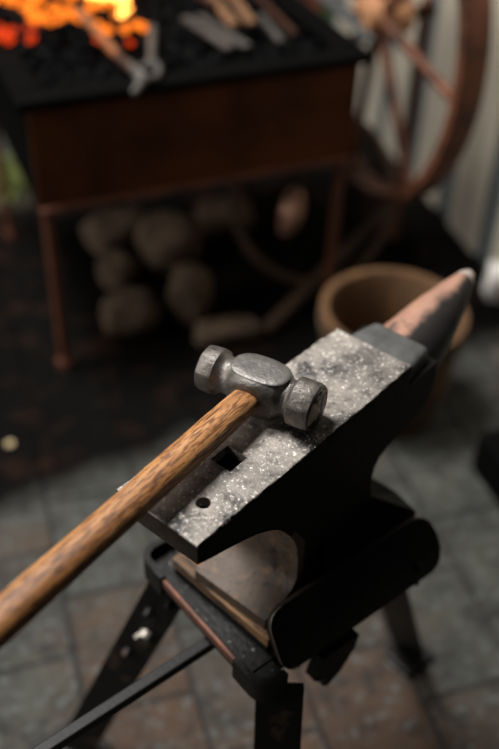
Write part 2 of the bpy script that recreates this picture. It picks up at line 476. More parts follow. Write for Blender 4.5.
def corner(cx, cy, sx, sy, L2=0.048):
    """rounded strap wrapping an outer tray corner; sx, sy point into the tray"""
    r, L_, th = 0.022, 0.048, 0.008
    path = [(cx - 0.003 * sx, cy + sy * L_)]
    ox, oy = cx - 0.003 * sx, cy - 0.003 * sy
    for i in range(9):
        a = i / 8 * math.pi / 2
        path.append((ox + sx * r * (1 - math.cos(a)), oy + sy * r * (1 - math.sin(a))))
    path.append((cx + sx * L2, cy - 0.003 * sy))
    inner = []
    for i in range(len(path)):
        p = Vector(path[i]); a = Vector(path[max(i - 1, 0)]); b = Vector(path[min(i + 1, len(path) - 1)])
        tg = (b - a).normalized(); nn = Vector((-tg.y, tg.x))
        c = Vector((cx + sx * 0.04, cy + sy * 0.04))
        if nn.dot(c - p) < 0: nn = -nn
        inner.append(p + nn * th)
    poly = [tuple(p) for p in path] + [tuple(p) for p in reversed(inner)]
    bm = new()
    vs, fs = prism(bm, poly, ZB + 0.007, ZT + 0.004, lambda p, q, z: (p, q, z))
    tri(bm)
    obj('corner_strap', bm, M['black_steel'], st, smooth=35)
corner(0, 0, 1, 1, 0.034)
corner(0, TY, 1, -1)
corner(TX, TY, -1, -1)

# clamp plate with rounded corners leaning over the right rail
def plate():
    x0, x1 = 0.040, 0.300
    hh, rr, th = 0.078, 0.022, 0.008
    o = []
    for (cx, cy, a0) in ((x1 - 0.034, hh - 0.034, 0), (x0 + rr, hh - rr, 90), (x0 + rr, rr, 180), (x1 - rr, rr, 270)):
        rr_ = 0.034 if a0 == 0 else rr
        for i in range(7):
            a = R(a0 + i * 15)
            o.append((cx + rr_ * math.cos(a), cy + rr_ * math.sin(a)))
    lean = math.atan2(0.039, 0.070)
    sa, ca = math.sin(lean), math.cos(lean)
    bm = new()
    def place(p, q, t_):
        return (p, 0.008 + q * sa + t_ * ca, 0.452 + q * ca - t_ * sa)
    prism(bm, o, 0.0, th, place)
    cap = [e for e in bm.edges if len([f for f in e.link_faces if len(f.verts) > 4]) == 1]
    bmesh.ops.bevel(bm, geom=cap, offset=0.0026, segments=3, affect='EDGES', profile=0.5)
    cpl = obj('clamp_plate', bm, M['plate'], st, smooth=30)
    bm = new()
    edge = [place(p * 1.0, q, -0.0004) for p, q in o[6:22] if p < x0 + rr + 0.02]
    tube(bm, edge, 0.0009, 6)
    e_ = obj('worn_or_lit_edge', bm, M['edge_highlight'], cpl, smooth=60); e_['label'] = 'pale painted edge highlight'
    return cpl
plate()
# hanging hook under the right rail
bm = new()
prism(bm, [(0.094, 0.437), (0.152, 0.437), (0.148, 0.415), (0.128, 0.385), (0.108, 0.372), (0.100, 0.380), (0.106, 0.392), (0.090, 0.398), (0.084, 0.405)], 0.004, 0.020,
      lambda p, q, t_: (p, t_, q))
tri(bm)
obj('hook_bracket', bm, M['black_steel'], st)
bm = new()
box(bm, (0.002, 0.002, 0.4575), (0.203, 0.158, 0.4706), 0.001, 1, Matrix.Translation((0, 0, 0)))
Mw = Matrix.Rotation(-SA, 4, 'Z') @ Matrix.Translation((0.031 - ST.x, 0.626 - ST.y, 0)) @ Matrix.Rotation(R(46.6), 4, 'Z')
for v in bm.verts: v.co = Mw @ v.co
obj('packing_plate', bm, M['bar_black'], st)
# pull bar sticking out of the front
bm = new()
box(bm, (-0.36, 0.092, 0.4360), (0.22, 0.105, 0.4500), 0.0015, 2)
obj('pull_bar', bm, M['bar_black'], st)

def leg(T, B, a, b, w, w2, th):
    """angle-iron leg: wide flange along a, narrow flange along b"""
    T, B, a, b = to_st(T), to_st(B), Vector((*to_st(Vector(a) + ST)[:2], 0)).normalized(), Vector((*to_st(Vector(b) + ST)[:2], 0)).normalized()
    poly = [(-w / 2, 0), (w / 2, 0), (w / 2, th), (-w / 2 + th, th), (-w / 2 + th, w2), (-w / 2, w2)]
    bm = new()
    a_ = [bm.verts.new(T + a * p + b * q) for p, q in poly]
    b_ = [bm.verts.new(B + a * p + b * q) for p, q in poly]
    for i in range(6):
        bm.faces.new((a_[i], a_[(i + 1) % 6], b_[(i + 1) % 6], b_[i]))
    bm.faces.new(list(reversed(a_))); bm.faces.new(b_)
    o = obj('leg', bm, M['leg'], st)
    return o, T, B, a, b
def pad(parent, B, s=0.05):
    bm = new(); box(bm, (B.x - s, B.y - s, 0.0), (B.x + s, B.y + s, 0.012), 0.004, 2)
    obj('foot_pad', bm, M['leg'], parent)
def knob(parent, name, p, nrm, r, h, m, n=10):
    bm = new()
    tube(bm, [p, p + nrm * h * 0.7, p + nrm * h], [r, r, r * 0.7], n)
    return obj(name, bm, m, parent, smooth=40)
ln, T, B, a, b = leg((0.046, 0.590, 0.450), (0.050, 0.440, 0.012), (1, 0, 0), (0, 1, 0), 0.053, 0.03, 0.007)
pad(ln, B)
ll, T, B, a, b = leg((-0.076, 0.748, 0.450), (-0.245, 0.745, 0.012), (0.94, -0.34, 0), (0.34, 0.94, 0), 0.056, 0.03, 0.007)
pad(ll, B)
for f_, off, r_, m_ in ((0.30, 0.004, 0.009, 'nut'), (0.20, -0.008, 0.006, 'leg'), (0.14, 0.012, 0.006, 'leg'), (0.40, -0.006, 0.006, 'leg')):
    p = T.lerp(B, f_) + a * off
    k_ = knob(ll, 'bolt', p - b * 0.0002, -b, r_, 0.012, M[m_])
    if m_ == 'nut':
        k_['label'] = 'pale zinc wing nut'
        bm = new()
        q = p - b * 0.012
        box(bm, (-0.018, -0.003, -0.004), (0.018, 0.003, 0.004), 0.002, 2, Matrix.Translation(q) @ Matrix.Rotation(R(65), 4, 'Y'))
        # wing sits on the bolt: keep it in the same part mesh family as a bolt of its own
        w_ = obj('bolt', bm, M['nut'], ll); w_['label'] = 'pale zinc wing of the nut'
lr, T, B, a, b = leg((0.165, 0.815, 0.450), (0.282, 0.940, 0.012), (0.86, -0.5, 0), (0.5, 0.86, 0), 0.052, 0.03, 0.008)
pad(lr, B, 0.032)

# ------------------------------------------------------------------ oak block in the tray
WA = R(46.6)
blk = thing('wooden_block', 'worn orange-brown wooden block in the stand tray beneath the anvil', 'block', (0.031, 0.626, 0.4708), WA)
bm = new(); box(bm, (0, 0, 0), (0.205, 0.160, 0.0135), 0.002, 2)
bmesh.ops.subdivide_edges(bm, edges=[e for e in bm.edges if e.calc_length() > 0.03], cuts=8, use_grid_fill=True)
rough(bm, 0.0012, 30)
obj('board', bm, M['oak'], blk)

# ------------------------------------------------------------------ anvil
AA = R(50.546)
ZB0 = 0.4845
an = thing('anvil', 'large black iron anvil with worn bright face and coppery horn', 'anvil', (-0.041, 0.558, ZB0), AA)
def az(z): return z - ZB0
# side profile (u, z); y local = -v
prof = [(0.0, 0.708), (0.0, 0.6945), (0.02, 0.687), (0.038, 0.6815), (0.067, 0.671), (0.085, 0.6635), (0.098, 0.656), (0.11, 0.6485), (0.121, 0.639), (0.132, 0.626),
        (0.142, 0.612), (0.150, 0.597), (0.156, 0.580), (0.159, 0.560), (0.160, 0.54), (0.160, 0.525), (0.156, 0.516), (0.147, 0.509),
        (0.135, 0.5055), (0.107, 0.500), (0.107, ZB0),
        (0.365, ZB0), (0.365, 0.503), (0.335, 0.512), (0.312, 0.527), (0.302, 0.545), (0.297, 0.565), (0.296, 0.582), (0.299, 0.597), (0.306, 0.607), (0.320, 0.613), (0.34, 0.616), (0.362, 0.619),
        (0.385, 0.624), (0.400, 0.632), (0.408, 0.645), (0.410, 0.665), (0.408, 0.690), (0.347, 0.690), (0.347, 0.708)]
def holes(o):
    """cut the square hardy hole and the round pritchel hole"""
    cut = new()
    box(cut, (0.0895, 0.0405, az(0.60)), (0.1155, 0.0665, az(0.76)))
    tube(cut, [(0.0422, 0.032, az(0.66)), (0.0422, 0.032, az(0.76))], 0.0073, 24)
    bmesh.ops.recalc_face_normals(cut, faces=cut.faces[:])
    me = bpy.data.meshes.new('cutter'); cut.to_mesh(me); cut.free()
    c = link(bpy.data.objects.new('cutter', me))
    c.matrix_world = o.parent.matrix_basis.copy()
    c.parent = None
    md = o.modifiers.new('holes', 'BOOLEAN'); md.operation = 'DIFFERENCE'; md.object = c; md.solver = 'EXACT'
    bpy.context.view_layer.update()
    dg = bpy.context.evaluated_depsgraph_get()
    nm = bpy.data.meshes.new_from_object(o.evaluated_get(dg))
    o.modifiers.clear(); o.data = nm
    bpy.data.objects.remove(c); bpy.data.meshes.remove(me)

bm = new()
vs, fs = prism(bm, prof, 0.0, 0.105, lambda u, z, y: (u, y, az(z)))
tri(bm)
bm.normal_update()
for f in bm.faces:
    if max(v.co.x for v in f.verts) < 0.001: f.material_index = 1
body = obj('body', bm, M['anvil'], an, smooth=25); body.data.materials.append(M['heel'])
bpy.context.view_layer.update()
holes(body)

# rust-brown top of the heel-side foot, laid over the front slope of the base
def foot_front():
    o = [(0.1065, 0.4845), (0.1065, 0.5005), (0.135, 0.5062), (0.147, 0.5098), (0.1555, 0.5165), (0.1594, 0.5255), (0.1594, 0.54), (0.1584, 0.560), (0.1553, 0.580), (0.1492, 0.597), (0.1412, 0.612),
         (0.150, 0.612), (0.170, 0.58), (0.170, 0.4845)]
    bm = new()
    prism(bm, o, -0.0006, 0.1056, lambda u, z, y: (u, y, az(z)))
    tri(bm)
    f = obj('heel_foot', bm, M['foot'], an, smooth=30); f['label'] = 'rusty brown foot below the heel'
foot_front()
def side_foot(sgn, y0):
    bm = new()
    pts_b = [(0.195, y0), (0.195, y0 - sgn * 0.018), (0.355, y0 - sgn * 0.036), (0.365, y0)]
    lo = [bm.verts.new((u, y, az(0.4855))) for u, y in pts_b]
    hi = [bm.verts.new((u, y, az(0.502))) for u, y in pts_b]
    tp = [bm.verts.new((u, y0, az(z))) for u, z in ((0.21, 0.548), (0.300, 0.548))]
    def fq(*v): bm.faces.new(v)
    for i in range(3): fq(lo[i], lo[i + 1], hi[i + 1], hi[i])
    fq(hi[1], hi[2], tp[1], tp[0]); fq(hi[0], hi[1], tp[0]); fq(hi[2], hi[3], tp[1])
    fq(lo[3], lo[0], hi[0], tp[0], tp[1], hi[3]); fq(*reversed(lo))
    obj('side_foot', bm, M['anvil'], an)
side_foot(1, 0.0)
side_foot(-1, 0.105)

# face plate: bright worn steel top, slightly ragged edges
bm = new()
box(bm, (0.0, 0.0, az(0.708)), (0.347, 0.105, az(0.72)))
bmesh.ops.subdivide_edges(bm, edges=[e for e in bm.edges if abs((e.verts[0].co - e.verts[1].co).x) > 0.1], cuts=60)
top_e = [e for e in bm.edges if all(v.co.z > az(0.7199) for v in e.verts) and e.is_manifold and e.calc_face_angle(0) > 0.5]
bmesh.ops.bevel(bm, geom=top_e, offset=0.0022, segments=3, affect='EDGES', profile=0.6)
for v in bm.verts:
    if v.co.z > az(0.7165):
        e = min(v.co.y, 0.105 - v.co.y, v.co.x + 0.002, 0.349 - v.co.x)
        if e < 0.004:
            n = noise.noise(v.co * 90) + 0.6 * noise.noise(v.co * 220)
            v.co.z -= max(0, n) * 0.0018
            v.co.y += (1 if v.co.y < 0.05 else -1) * max(0, n) * 0.0024
bm.normal_update()
for f in bm.faces:
    if abs(f.normal.z) < 0.6: f.material_index = 2 if f.normal.x < -0.7 else 1
fp = obj('face_plate', bm, M['face'], an, smooth=30); fp.data.materials.append(M['anvil']); fp.data.materials.append(M['heel']); fp['label'] = 'bright scratched steel face'
bpy.context.view_layer.update()
holes(fp)
# darker side of the face plate belongs to the body: thin cladding is not needed

# table (step)
bm = new()
top = [(0.346, 0.004), (0.404, 0.012), (0.404, 0.086), (0.346, 0.097)]
lo = [(0.346, 0.001), (0.409, 0.004), (0.409, 0.098), (0.346, 0.104)]
A1 = [bm.verts.new((u, y, az(0.7085))) for u, y in top]
A2 = [bm.verts.new((u, y, az(0.66))) for u, y in lo]
for i in range(4):
    bm.faces.new((A2[i], A2[(i + 1) % 4], A1[(i + 1) % 4], A1[i]))
bm.faces.new(A1); bm.faces.new(list(reversed(A2)))
bmesh.ops.bevel(bm, geom=bm.edges[:], offset=0.007, segments=4, affect='EDGES', profile=0.5)
tb = obj('table', bm, M['table'], an, smooth=40); tb['label'] = 'dull grey step behind the face'

# horn
def horn_rings(us):
    key = [(0.395, 0.043, 0.703, 0.615), (0.43, 0.0425, 0.707, 0.622), (0.46, 0.038, 0.711, 0.634), (0.49, 0.0315, 0.715, 0.651), (0.52, 0.0235, 0.719, 0.673), (0.54, 0.0165, 0.721, 0.690), (0.553, 0.0115, 0.7215, 0.699), (0.560, 0.0075, 0.7195, 0.7045), (0.5635, 0.003, 0.716, 0.709)]
    out = []
    for u in us:
        for k0, k1 in zip(key, key[1:]):
            if k0[0] <= u <= k1[0] + 1e-9:
                f_ = (u - k0[0]) / (k1[0] - k0[0])
                w, zt, zb = [k0[i] + (k1[i] - k0[i]) * f_ for i in (1, 2, 3)]
                break
        c = (zt + zb) / 2; h = (zt - zb) / 2
        ring = []
        for i in range(32):
            a_ = 2 * math.pi * i / 32
            ring.append((u, 0.0525 + w * math.cos(a_), az(c + h * math.sin(a_))))
        out.append(ring)
    return out
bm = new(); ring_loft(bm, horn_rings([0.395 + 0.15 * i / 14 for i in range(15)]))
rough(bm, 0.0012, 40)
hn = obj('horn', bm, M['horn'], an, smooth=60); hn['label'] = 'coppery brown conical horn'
bm = new(); ring_loft(bm, horn_rings([0.5435, 0.548, 0.553, 0.557, 0.560, 0.562, 0.5635]))
ht = obj('horn_tip', bm, M['horn_tip'], hn, smooth=60); ht['label'] = 'pale worn tip'

# ------------------------------------------------------------------ hammer
HZ = 0.72 + 0.0262
hc = Vector((0.0115, 0.7495, 0.72))
hm = thing('hammer', 'blacksmith hammer with wooden handle lying across the anvil face', 'hammer', hc)
hx = Vector((math.cos(R(-27.5)), math.sin(R(-27.5)), 0))     # head axis
hd = Vector((math.cos(R(-124.2)), math.sin(R(-124.2)), 0))   # handle axis
hw = Vector((0, 0, 1))
hn2 = hw.cross(hx)                                           # horizontal, across the head
Mh = Matrix(((hx.x, hn2.x, 0, 0), (hx.y, hn2.y, 0, 0), (0, 0, 1, HZ - 0.72), (0, 0, 0, 1)))
def head_ring(t_, r, cz=None, cy=None, n=40, sq=0.0, jit=0.0):
    out = []
    for i in range(n):
        a_ = 2 * math.pi * i / n
        rr = r
        if sq:   # chamfered square (octagonal) outline
            k8 = math.pi / 4
            aa = ((a_ + k8 / 2) % k8) - k8 / 2
            rr = r * ((1 - 0.55 * sq) + 0.55 * sq * math.cos(k8 / 2) / math.cos(aa) * 1.04)
        y = rr * math.cos(a_); z = rr * math.sin(a_)
        if cz: z = max(-cz, min(cz, z))
        if cy: y = max(-cy, min(cy, y))
        if jit:
            q = noise.noise(Vector((t_ * 60, math.cos(a_) * 2.2, math.sin(a_) * 2.2)))
            y *= 1 + jit * q; z *= 1 + jit * q
        out.append((t_, y, z))
    return out
bm = new()
secs = [(-0.0660, 0.0222, None, None, .8), (-0.0645, 0.0240, None, None, .9), (-0.0600, 0.0252, None, None, .9), (-0.0500, 0.0256, None, None, .9), (-0.0470, 0.0252, None, None, .8), (-0.0445, 0.0225, None, None, .3),
        (-0.0415, 0.0205, None, None, 0), (-0.0370, 0.0195, None, None, 0), (-0.0320, 0.0203, None, None, 0), (-0.0285, 0.0222, 0.0205, None, 0), (-0.0265, 0.0247, 0.0222, 0.0235, 0), (-0.0225, 0.0275, 0.0236, 0.0248, 0), (-0.016, 0.0300, 0.0240, 0.0255, 0),
        (-0.008, 0.0312, 0.0241, 0.0258, 0), (0.0, 0.0316, 0.0241, 0.0260, 0), (0.008, 0.0312, 0.0241, 0.0258, 0), (0.016, 0.0298, 0.0240, 0.0254, 0), (0.0225, 0.0272, 0.0236, 0.0246, 0), (0.0265, 0.0245, 0.0222, 0.0235, 0), (0.0285, 0.0222, 0.0205, None, 0),
        (0.0315, 0.0203, None, None, 0), (0.0350, 0.0198, None, None, 0), (0.0378, 0.0212, None, None, .2), (0.0398, 0.0242, None, None, .7), (0.0420, 0.0262, None, None, .9), (0.0520, 0.0265, None, None, .9), (0.0605, 0.0262, None, None, .9), (0.0640, 0.0250, None, None, .9), (0.0655, 0.0232, None, None, .9)]
ring_loft(bm, [head_ring(t_, r, cz, cy, 48, sq, 0.03 if sq else 0.02) for t_, r, cz, cy, sq in secs])
head = obj('head', bm, M['hammer'], hm, matrix=Mh, smooth=24)
# striking face disc and peen face disc, own wear
bm = new()
ring_loft(bm, [head_ring(0.0650, 0.0226, n=40, sq=.9), head_ring(0.0662, 0.0222, n=40, sq=.9), head_ring(0.0668, 0.0205, n=40, sq=.9)])
sf = obj('striking_face', bm, M['strike'], head, smooth=30); sf['label'] = 'dark chipped striking face'
# flat ground cheek on top with a bright rim
bm = new()
def cheek(s_, z):
    out = []
    for i in range(48):
        a_ = 2 * math.pi * i / 48
        cx, cy = math.cos(a_), math.sin(a_)
        e = 2.6
        f_ = (abs(cx) ** e + abs(cy) ** e) ** (-1 / e)
        out.append((0.0310 * s_ * cx * f_ , 0.0200 * s_ * cy * f_, z))
    return out
ring_loft(bm, [cheek(1.03, 0.0236), cheek(1.0, 0.02435), cheek(0.95, 0.0248), cheek(0.5, 0.0249)])
ck = obj('cheek', bm, M['cheek'], head, smooth=30); ck['label'] = 'flat oval cheek facing up'
# handle: local x along the handle away from the head
ha = hd; hb = hw.cross(hd)
Ml = Matrix(((ha.x, hb.x, 0, 0), (ha.y, hb.y, 0, 0), (0, 0, 1, HZ - 0.72), (0, 0, 0, 1)))
bm = new()
hs = [(-0.030, .0125, .0095), (-0.02, .0135, .0102), (0.018, .0150, .0112), (0.030, .0158, .0120), (0.05, .0164, .0128), (0.08, .0167, .0136), (0.12, .0168, .0142), (0.16, .0169, .0144),
      (0.20, .0171, .0145), (0.24, .0174, .0146), (0.28, .0180, .0149), (0.32, .0185, .0154), (0.36, .0188, .0156), (0.395, .0186, .0154), (0.410, .0174, .0145), (0.418, .0150, .0125), (0.421, .0110, .009)]
rings = []
for x_, w_, h_ in hs:
    ring = []
    for i in range(28):
        a_ = 2 * math.pi * i / 28
        c_, s_ = math.cos(a_), math.sin(a_)
        e = 2.3
        f_ = (abs(c_) ** e + abs(s_) ** e) ** (-1 / e)
        ring.append((x_, w_ * c_ * f_ * (1 - 0.28 * max(0, x_)), h_ * s_ * f_ * (1 - 0.28 * max(0, x_))))
    rings.append(ring)
ring_loft(bm, rings)
rough(bm, 0.0005, 50)
obj('handle', bm, M['handle'], hm, matrix=Ml, smooth=50)

# ------------------------------------------------------------------ forge
FA = R(24)
FO = Vector((-0.425, 1.65, 0))
FW, FD, FZ0, FZ1 = 0.69, 0.62, 0.405, 0.625
fg = thing('forge', 'rusty steel forge trough on legs holding the coal fire', 'forge', FO, FA)
bm = new(); box(bm, (0, 0, FZ0), (FW, 0.006, FZ1), 0.001, 1); obj('front_plate', bm, M['rust'], fg)
bm = new(); box(bm, (0, FD - 0.006, FZ0), (FW, FD, FZ1), 0.001, 1); obj('rear_plate', bm, M['rust'], fg)
for x_ in (0, FW - 0.006):
    bm = new(); box(bm, (x_, 0.006, FZ0), (x_ + 0.006, FD - 0.006, FZ1), 0.001, 1); obj('end_plate', bm, M['soot'], fg)
bm = new(); box(bm, (0.006, 0.006, FZ0 + 0.12), (FW - 0.006, FD - 0.006, FZ0 + 0.13)); obj('fire_pan', bm, M['soot'], fg)
bm = new()
w_ = 0.04
box(bm, (-0.02, -0.02, FZ1), (FW + 0.02, w_, FZ1 + 0.02), 0.006, 2)
box(bm, (-0.02, FD - w_, FZ1), (FW + 0.02, FD + 0.02, FZ1 + 0.02), 0.006, 2)
box(bm, (-0.02, w_, FZ1), (w_, FD - w_, FZ1 + 0.02), 0.006, 2)
box(bm, (FW - w_, w_, FZ1), (FW + 0.02, FD - w_, FZ1 + 0.02), 0.006, 2)
obj('top_rim', bm, M['soot'], fg)
for x_, y_ in ((0.016, 0.016), (FW - 0.016, 0.016), (0.016, FD - 0.016), (FW - 0.016, FD - 0.016)):
    bm = new(); tube(bm, [(x_, y_, 0.0), (x_, y_, FZ0 + 0.06)], 0.0115, 12)
    tube(bm, [(x_, y_, 0.0), (x_, y_, 0.02)], 0.017, 12)
    obj('leg', bm, M['rust_leg'], fg, smooth=40)
bm = new(); box(bm, (0.14, 0.02, FZ0 - 0.03), (0.19, 0.07, FZ0), 0.008, 2); obj('ash_gate', bm, M['soot'], fg)
bm = new(); tube(bm, [(0.0, -0.004, FZ0 + 0.006), (FW, -0.004, FZ0 + 0.006)], 0.007, 10); obj('bottom_rod', bm, M['rust_leg'], fg, smooth=40)

def fpt(x, y, z): return Vector((FO.x + x * math.cos(FA) - y * math.sin(FA), FO.y + x * math.sin(FA) + y * math.cos(FA), z))
def lump(bm, c, r, seed):
    q = bmesh.ops.create_icosphere(bm, subdivisions=1, radius=1.0)
    rot = Matrix.Rotation(random.uniform(0, 6), 3, 'Z') @ Matrix.Rotation(random.uniform(0, 6), 3, 'X')
    for v in q['verts']:
        n = 1 + 0.45 * noise.noise(v.co * 1.3 + Vector((seed, 0, seed)))
        v.co = rot @ Vector((v.co.x * r * n, v.co.y * r * n * 0.8, v.co.z * r * n * 0.7)) + c
    return q['verts']
# bed of dead coal
bm = new()
for i in range(1400):
    x_, y_ = random.uniform(0.045, FW - 0.045), random.uniform(0.045, FD - 0.045)
    hgt = 0.055 * math.exp(-((x_ - 0.16) ** 2 + (y_ - 0.33) ** 2) / 0.05)
    lump(bm, Vector((x_, y_, FZ1 - 0.012 + hgt * random.uniform(0.6, 1.0) + random.uniform(-0.008, 0.014))), random.uniform(0.009, 0.019), i * 1.37)
box(bm, (0.01, 0.01, FZ0 + 0.132), (FW - 0.01, FD - 0.01, FZ1 - 0.012))
cb = obj('coal_bed', bm, M['coal'], None, loc=FO, rot=(0, 0, FA))
tag(cb, 'bed of black coal filling the forge trough', 'coal', kind='stuff')
# embers: world points
def hot(name, label, cat, m, spec):
    bm = new()
    org = Vector((-0.40, 1.95, 0.66))
    for i, (x_, y_, z_, r_) in enumerate(spec):
        lump(bm, Vector((x_, y_, z_)) - org, r_, 50 + i * 2.3)
    o = obj(name, bm, m, None, loc=org)
    tag(o, label, cat, kind='stuff')
    return o
sp = []
for i in range(42):
    x_ = random.uniform(-0.58, -0.27); y_ = 1.98 + random.random() * 0.20 + (x_ + 0.4) * 0.12
    sp.append((x_, y_, 0.672 + random.uniform(-0.006, 0.014), random.uniform(0.010, 0.018)))
for x_, y_ in ((-0.245, 1.965), (-0.28, 1.95), (-0.262, 1.975), (-0.315, 1.94), (-0.34, 1.965), (-0.44, 1.97), (-0.47, 1.98), (-0.42, 1.985)):
    sp.append((x_, y_, 0.668, 0.013))
hot('embers', 'glowing orange embers heaped in the forge fire', 'ember', M['ember'], sp)
sp = [(-0.55 + random.uniform(0, 0.10), 1.90 + random.uniform(-0.02, 0.05), 0.662 + random.uniform(-0.004, 0.006), random.uniform(0.010, 0.015)) for i in range(14)]
sp += [(-0.262, 1.885, 0.664, 0.010), (-0.33, 1.90, 0.662, 0.008)]
hot('cooling_embers', 'dull red embers at the left edge of the fire', 'ember', M['ember_red'], sp)
# flames: tapering tongues
def flames():
    bm = new()
    org = Vector((-0.36, 2.05, 0.68))
    for i, (x_, y_, h_, r_) in enumerate(((-0.345, 2.10, 0.075, 0.024), (-0.315, 2.09, 0.06, 0.020), (-0.375, 2.12, 0.06, 0.020), (-0.50, 2.14, 0.05, 0.018), (-0.55, 2.15, 0.05, 0.018), (-0.285, 2.0, 0.02, 0.008))):
        pts, rad = [], []
        for k in range(7):
            f_ = k / 6
            pts.append(Vector((x_ + 0.012 * math.sin(3 * f_ + i), y_ + 0.01 * math.cos(2.5 * f_ + i), 0.675 + h_ * f_)) - org)
            rad.append(r_ * max(0.06, (1 - f_) ** 0.8) * (0.75 + 0.35 * math.sin(math.pi * min(1, f_ * 1.6))))
        tube(bm, pts, rad, 10)
    o = obj('flames', bm, M['flame'], None, loc=org, smooth=80)
    tag(o, 'bright yellow-orange flames rising from the forge embers', 'flame', kind='stuff')
flames()

# ------------------------------------------------------------------ irons and tools on the forge
ZF = FZ1 + 0.020
def bar(name, label, cat, p0, p1, w, h, m, group=None):
    p0, p1 = Vector(p0), Vector(p1)
    d = p1 - p0; L_ = d.length
    rot = d.to_track_quat('X', 'Z').to_matrix().to_4x4()
    bm = new(); box(bm, (0, -w / 2, 0), (L_, w / 2, h), min(w, h) * 0.25, 2)
    o = obj(name, bm, m, None, matrix=Matrix.Translation(p0) @ rot)
    tag(o, label, cat, group)
    return o
# poker heating in the fire
pk = thing('poker', 'iron bar with glowing orange end sticking out of the fire', 'poker', (-0.37, 1.97, 0.682))
bm = new(); tube(bm, [(-0.01, 0.02, 0.004), (0.05, -0.075, -0.012), (0.092, -0.142, -0.024)], [0.010, 0.0095, 0.009], 10)
p1 = obj('heated_end', bm, M['hot_steel'], pk, smooth=40); p1['label'] = 'glowing orange end'
bm = new(); tube(bm, [(0.090, -0.139, -0.0235), (0.128, -0.195, -0.030)], [0.0095, 0.0095], 10)
obj('shaft', bm, M['tool_brown'], pk, smooth=40)
# tongs end: two reins with a loop hanging over the rim
tg = thing('fire_tongs', 'pale grey tongs hooked over the forge rim beside the fire', 'tongs', (-0.215, 1.80, 0.66))
bm = new(); tube(bm, [(-0.008, 0.15, 0.012), (-0.002, 0.07, 0.004), (0.004, 0.0, -0.003)], 0.0085, 10); obj('rein', bm, M['tool'], tg, smooth=40)
bm = new(); tube(bm, [(-0.040, 0.0, -0.005), (-0.02, -0.04, -0.004), (-0.006, -0.078, -0.008), (-0.020, -0.105, -0.018)], [0.008, 0.010, 0.010, 0.006], 10); obj('rein', bm, M['tool'], tg, smooth=40)
bm = new()
tube(bm, [(0.0 + 0.022 * math.cos(a_), -0.035 + 0.030 * math.sin(a_), -0.002 + 0.004 * math.sin(2 * a_)) for a_ in [i * math.pi / 10 for i in range(20)]], 0.007, 8, closed=True)
obj('joint_ring', bm, M['tool'], tg, smooth=40)

TG = 'irons laid across the forge'
bar('flat_bar', 'pale grey flat bar lying left of the other irons on the forge', 'bar', (-0.165, 2.055, ZF + 0.008), (-0.062, 1.905, ZF + 0.004), 0.022, 0.008, M['tool'], TG)
bar('flat_bar', 'second pale grey bar close beside the leftmost flat bar', 'bar', (-0.135, 2.065, ZF + 0.010), (-0.028, 1.915, ZF + 0.004), 0.018, 0.008, M['tool'], TG)
bar('flat_bar', 'tan orange flat bar in the middle of the irons on the forge', 'bar', (-0.135, 2.24, ZF + 0.014), (-0.058, 2.00, ZF + 0.016), 0.022, 0.008, M['tool_tan'], TG)
bar('flat_bar', 'tan pointed bar right of the middle one on the forge', 'bar', (-0.085, 2.24, ZF + 0.014), (-0.022, 2.01, ZF + 0.018), 0.020, 0.008, M['tool_tan'], TG)
bar('iron_rod', 'thin dark brown rod running to the front rim of the forge', 'rod', (-0.04, 2.24, ZF + 0.022), (0.068, 1.985, ZF + 0.006), 0.012, 0.010, M['tool_brown'], TG)
bar('iron_rod', 'short grey rod beneath the thin dark brown one on the forge', 'rod', (-0.005, 2.08, ZF + 0.010), (0.040, 1.945, ZF + 0.006), 0.014, 0.009, M['tool'], TG)
bar('iron_rod', 'dull brown rod behind the tan bars on the forge', 'rod', (-0.16, 2.20, ZF + 0.014), (-0.10, 2.10, ZF + 0.02), 0.012, 0.009, M['tool_brown'], TG)
# tongs handles over the right corner
tg2 = thing('tongs', 'grey steel tongs with paired handles over the right forge corner', 'tongs', (0.195, 2.03, ZF))
bm = new(); tube(bm, [(-0.075, 0.20, 0.02), (-0.02, 0.06, 0.018), (0.035, -0.085, 0.016)], [0.012, 0.010, 0.008], 10); obj('handle', bm, M['tool_dark'], tg2, smooth=40)
bm = new(); tube(bm, [(-0.045, 0.20, 0.02), (-0.005, 0.06, 0.018), (0.012, -0.075, 0.016)], [0.012, 0.010, 0.008], 10); obj('handle', bm, M['tool_dark'], tg2, smooth=40)
bm = new(); tube(bm, [(-0.03, 0.13, 0.008), (-0.03, 0.13, 0.036)], 0.016, 14); obj('rivet', bm, M['tool'], tg2, smooth=40)

# ------------------------------------------------------------------ flywheel on a post behind the forge
HB = Vector((0.264, 2.205, 0.624))
fw = thing('flywheel', 'big rust-red spoked iron wheel standing behind the forge', 'wheel', (HB.x, HB.y, 0))
WR = 0.42
wa_ = R(111)
px_ = Vector((math.cos(wa_), math.sin(wa_), 0)); nz_ = Vector((math.sin(wa_), -math.cos(wa_), 0))
def wp(a_, r_, o_=0.0): return Vector((0, 0, HB.z)) + (-px_ * math.cos(a_) + Vector((0, 0, 1)) * math.sin(a_)) * r_ + nz_ * o_
bm = new()
nn = 72
secs_ = [(WR - 0.022, -0.030), (WR, -0.030), (WR + 0.004, 0.0), (WR, 0.030), (WR - 0.022, 0.030), (WR - 0.018, 0.0)]
vr = [[bm.verts.new(wp(2 * math.pi * i / nn, r_, o_)) for r_, o_ in secs_] for i in range(nn)]
for i in range(nn):
    a_, b_ = vr[i], vr[(i + 1) % nn]
    for k in range(6):
        bm.faces.new((a_[k], a_[(k + 1) % 6], b_[(k + 1) % 6], b_[k]))
obj('rim', bm, M['rust_rim'], fw, smooth=40)
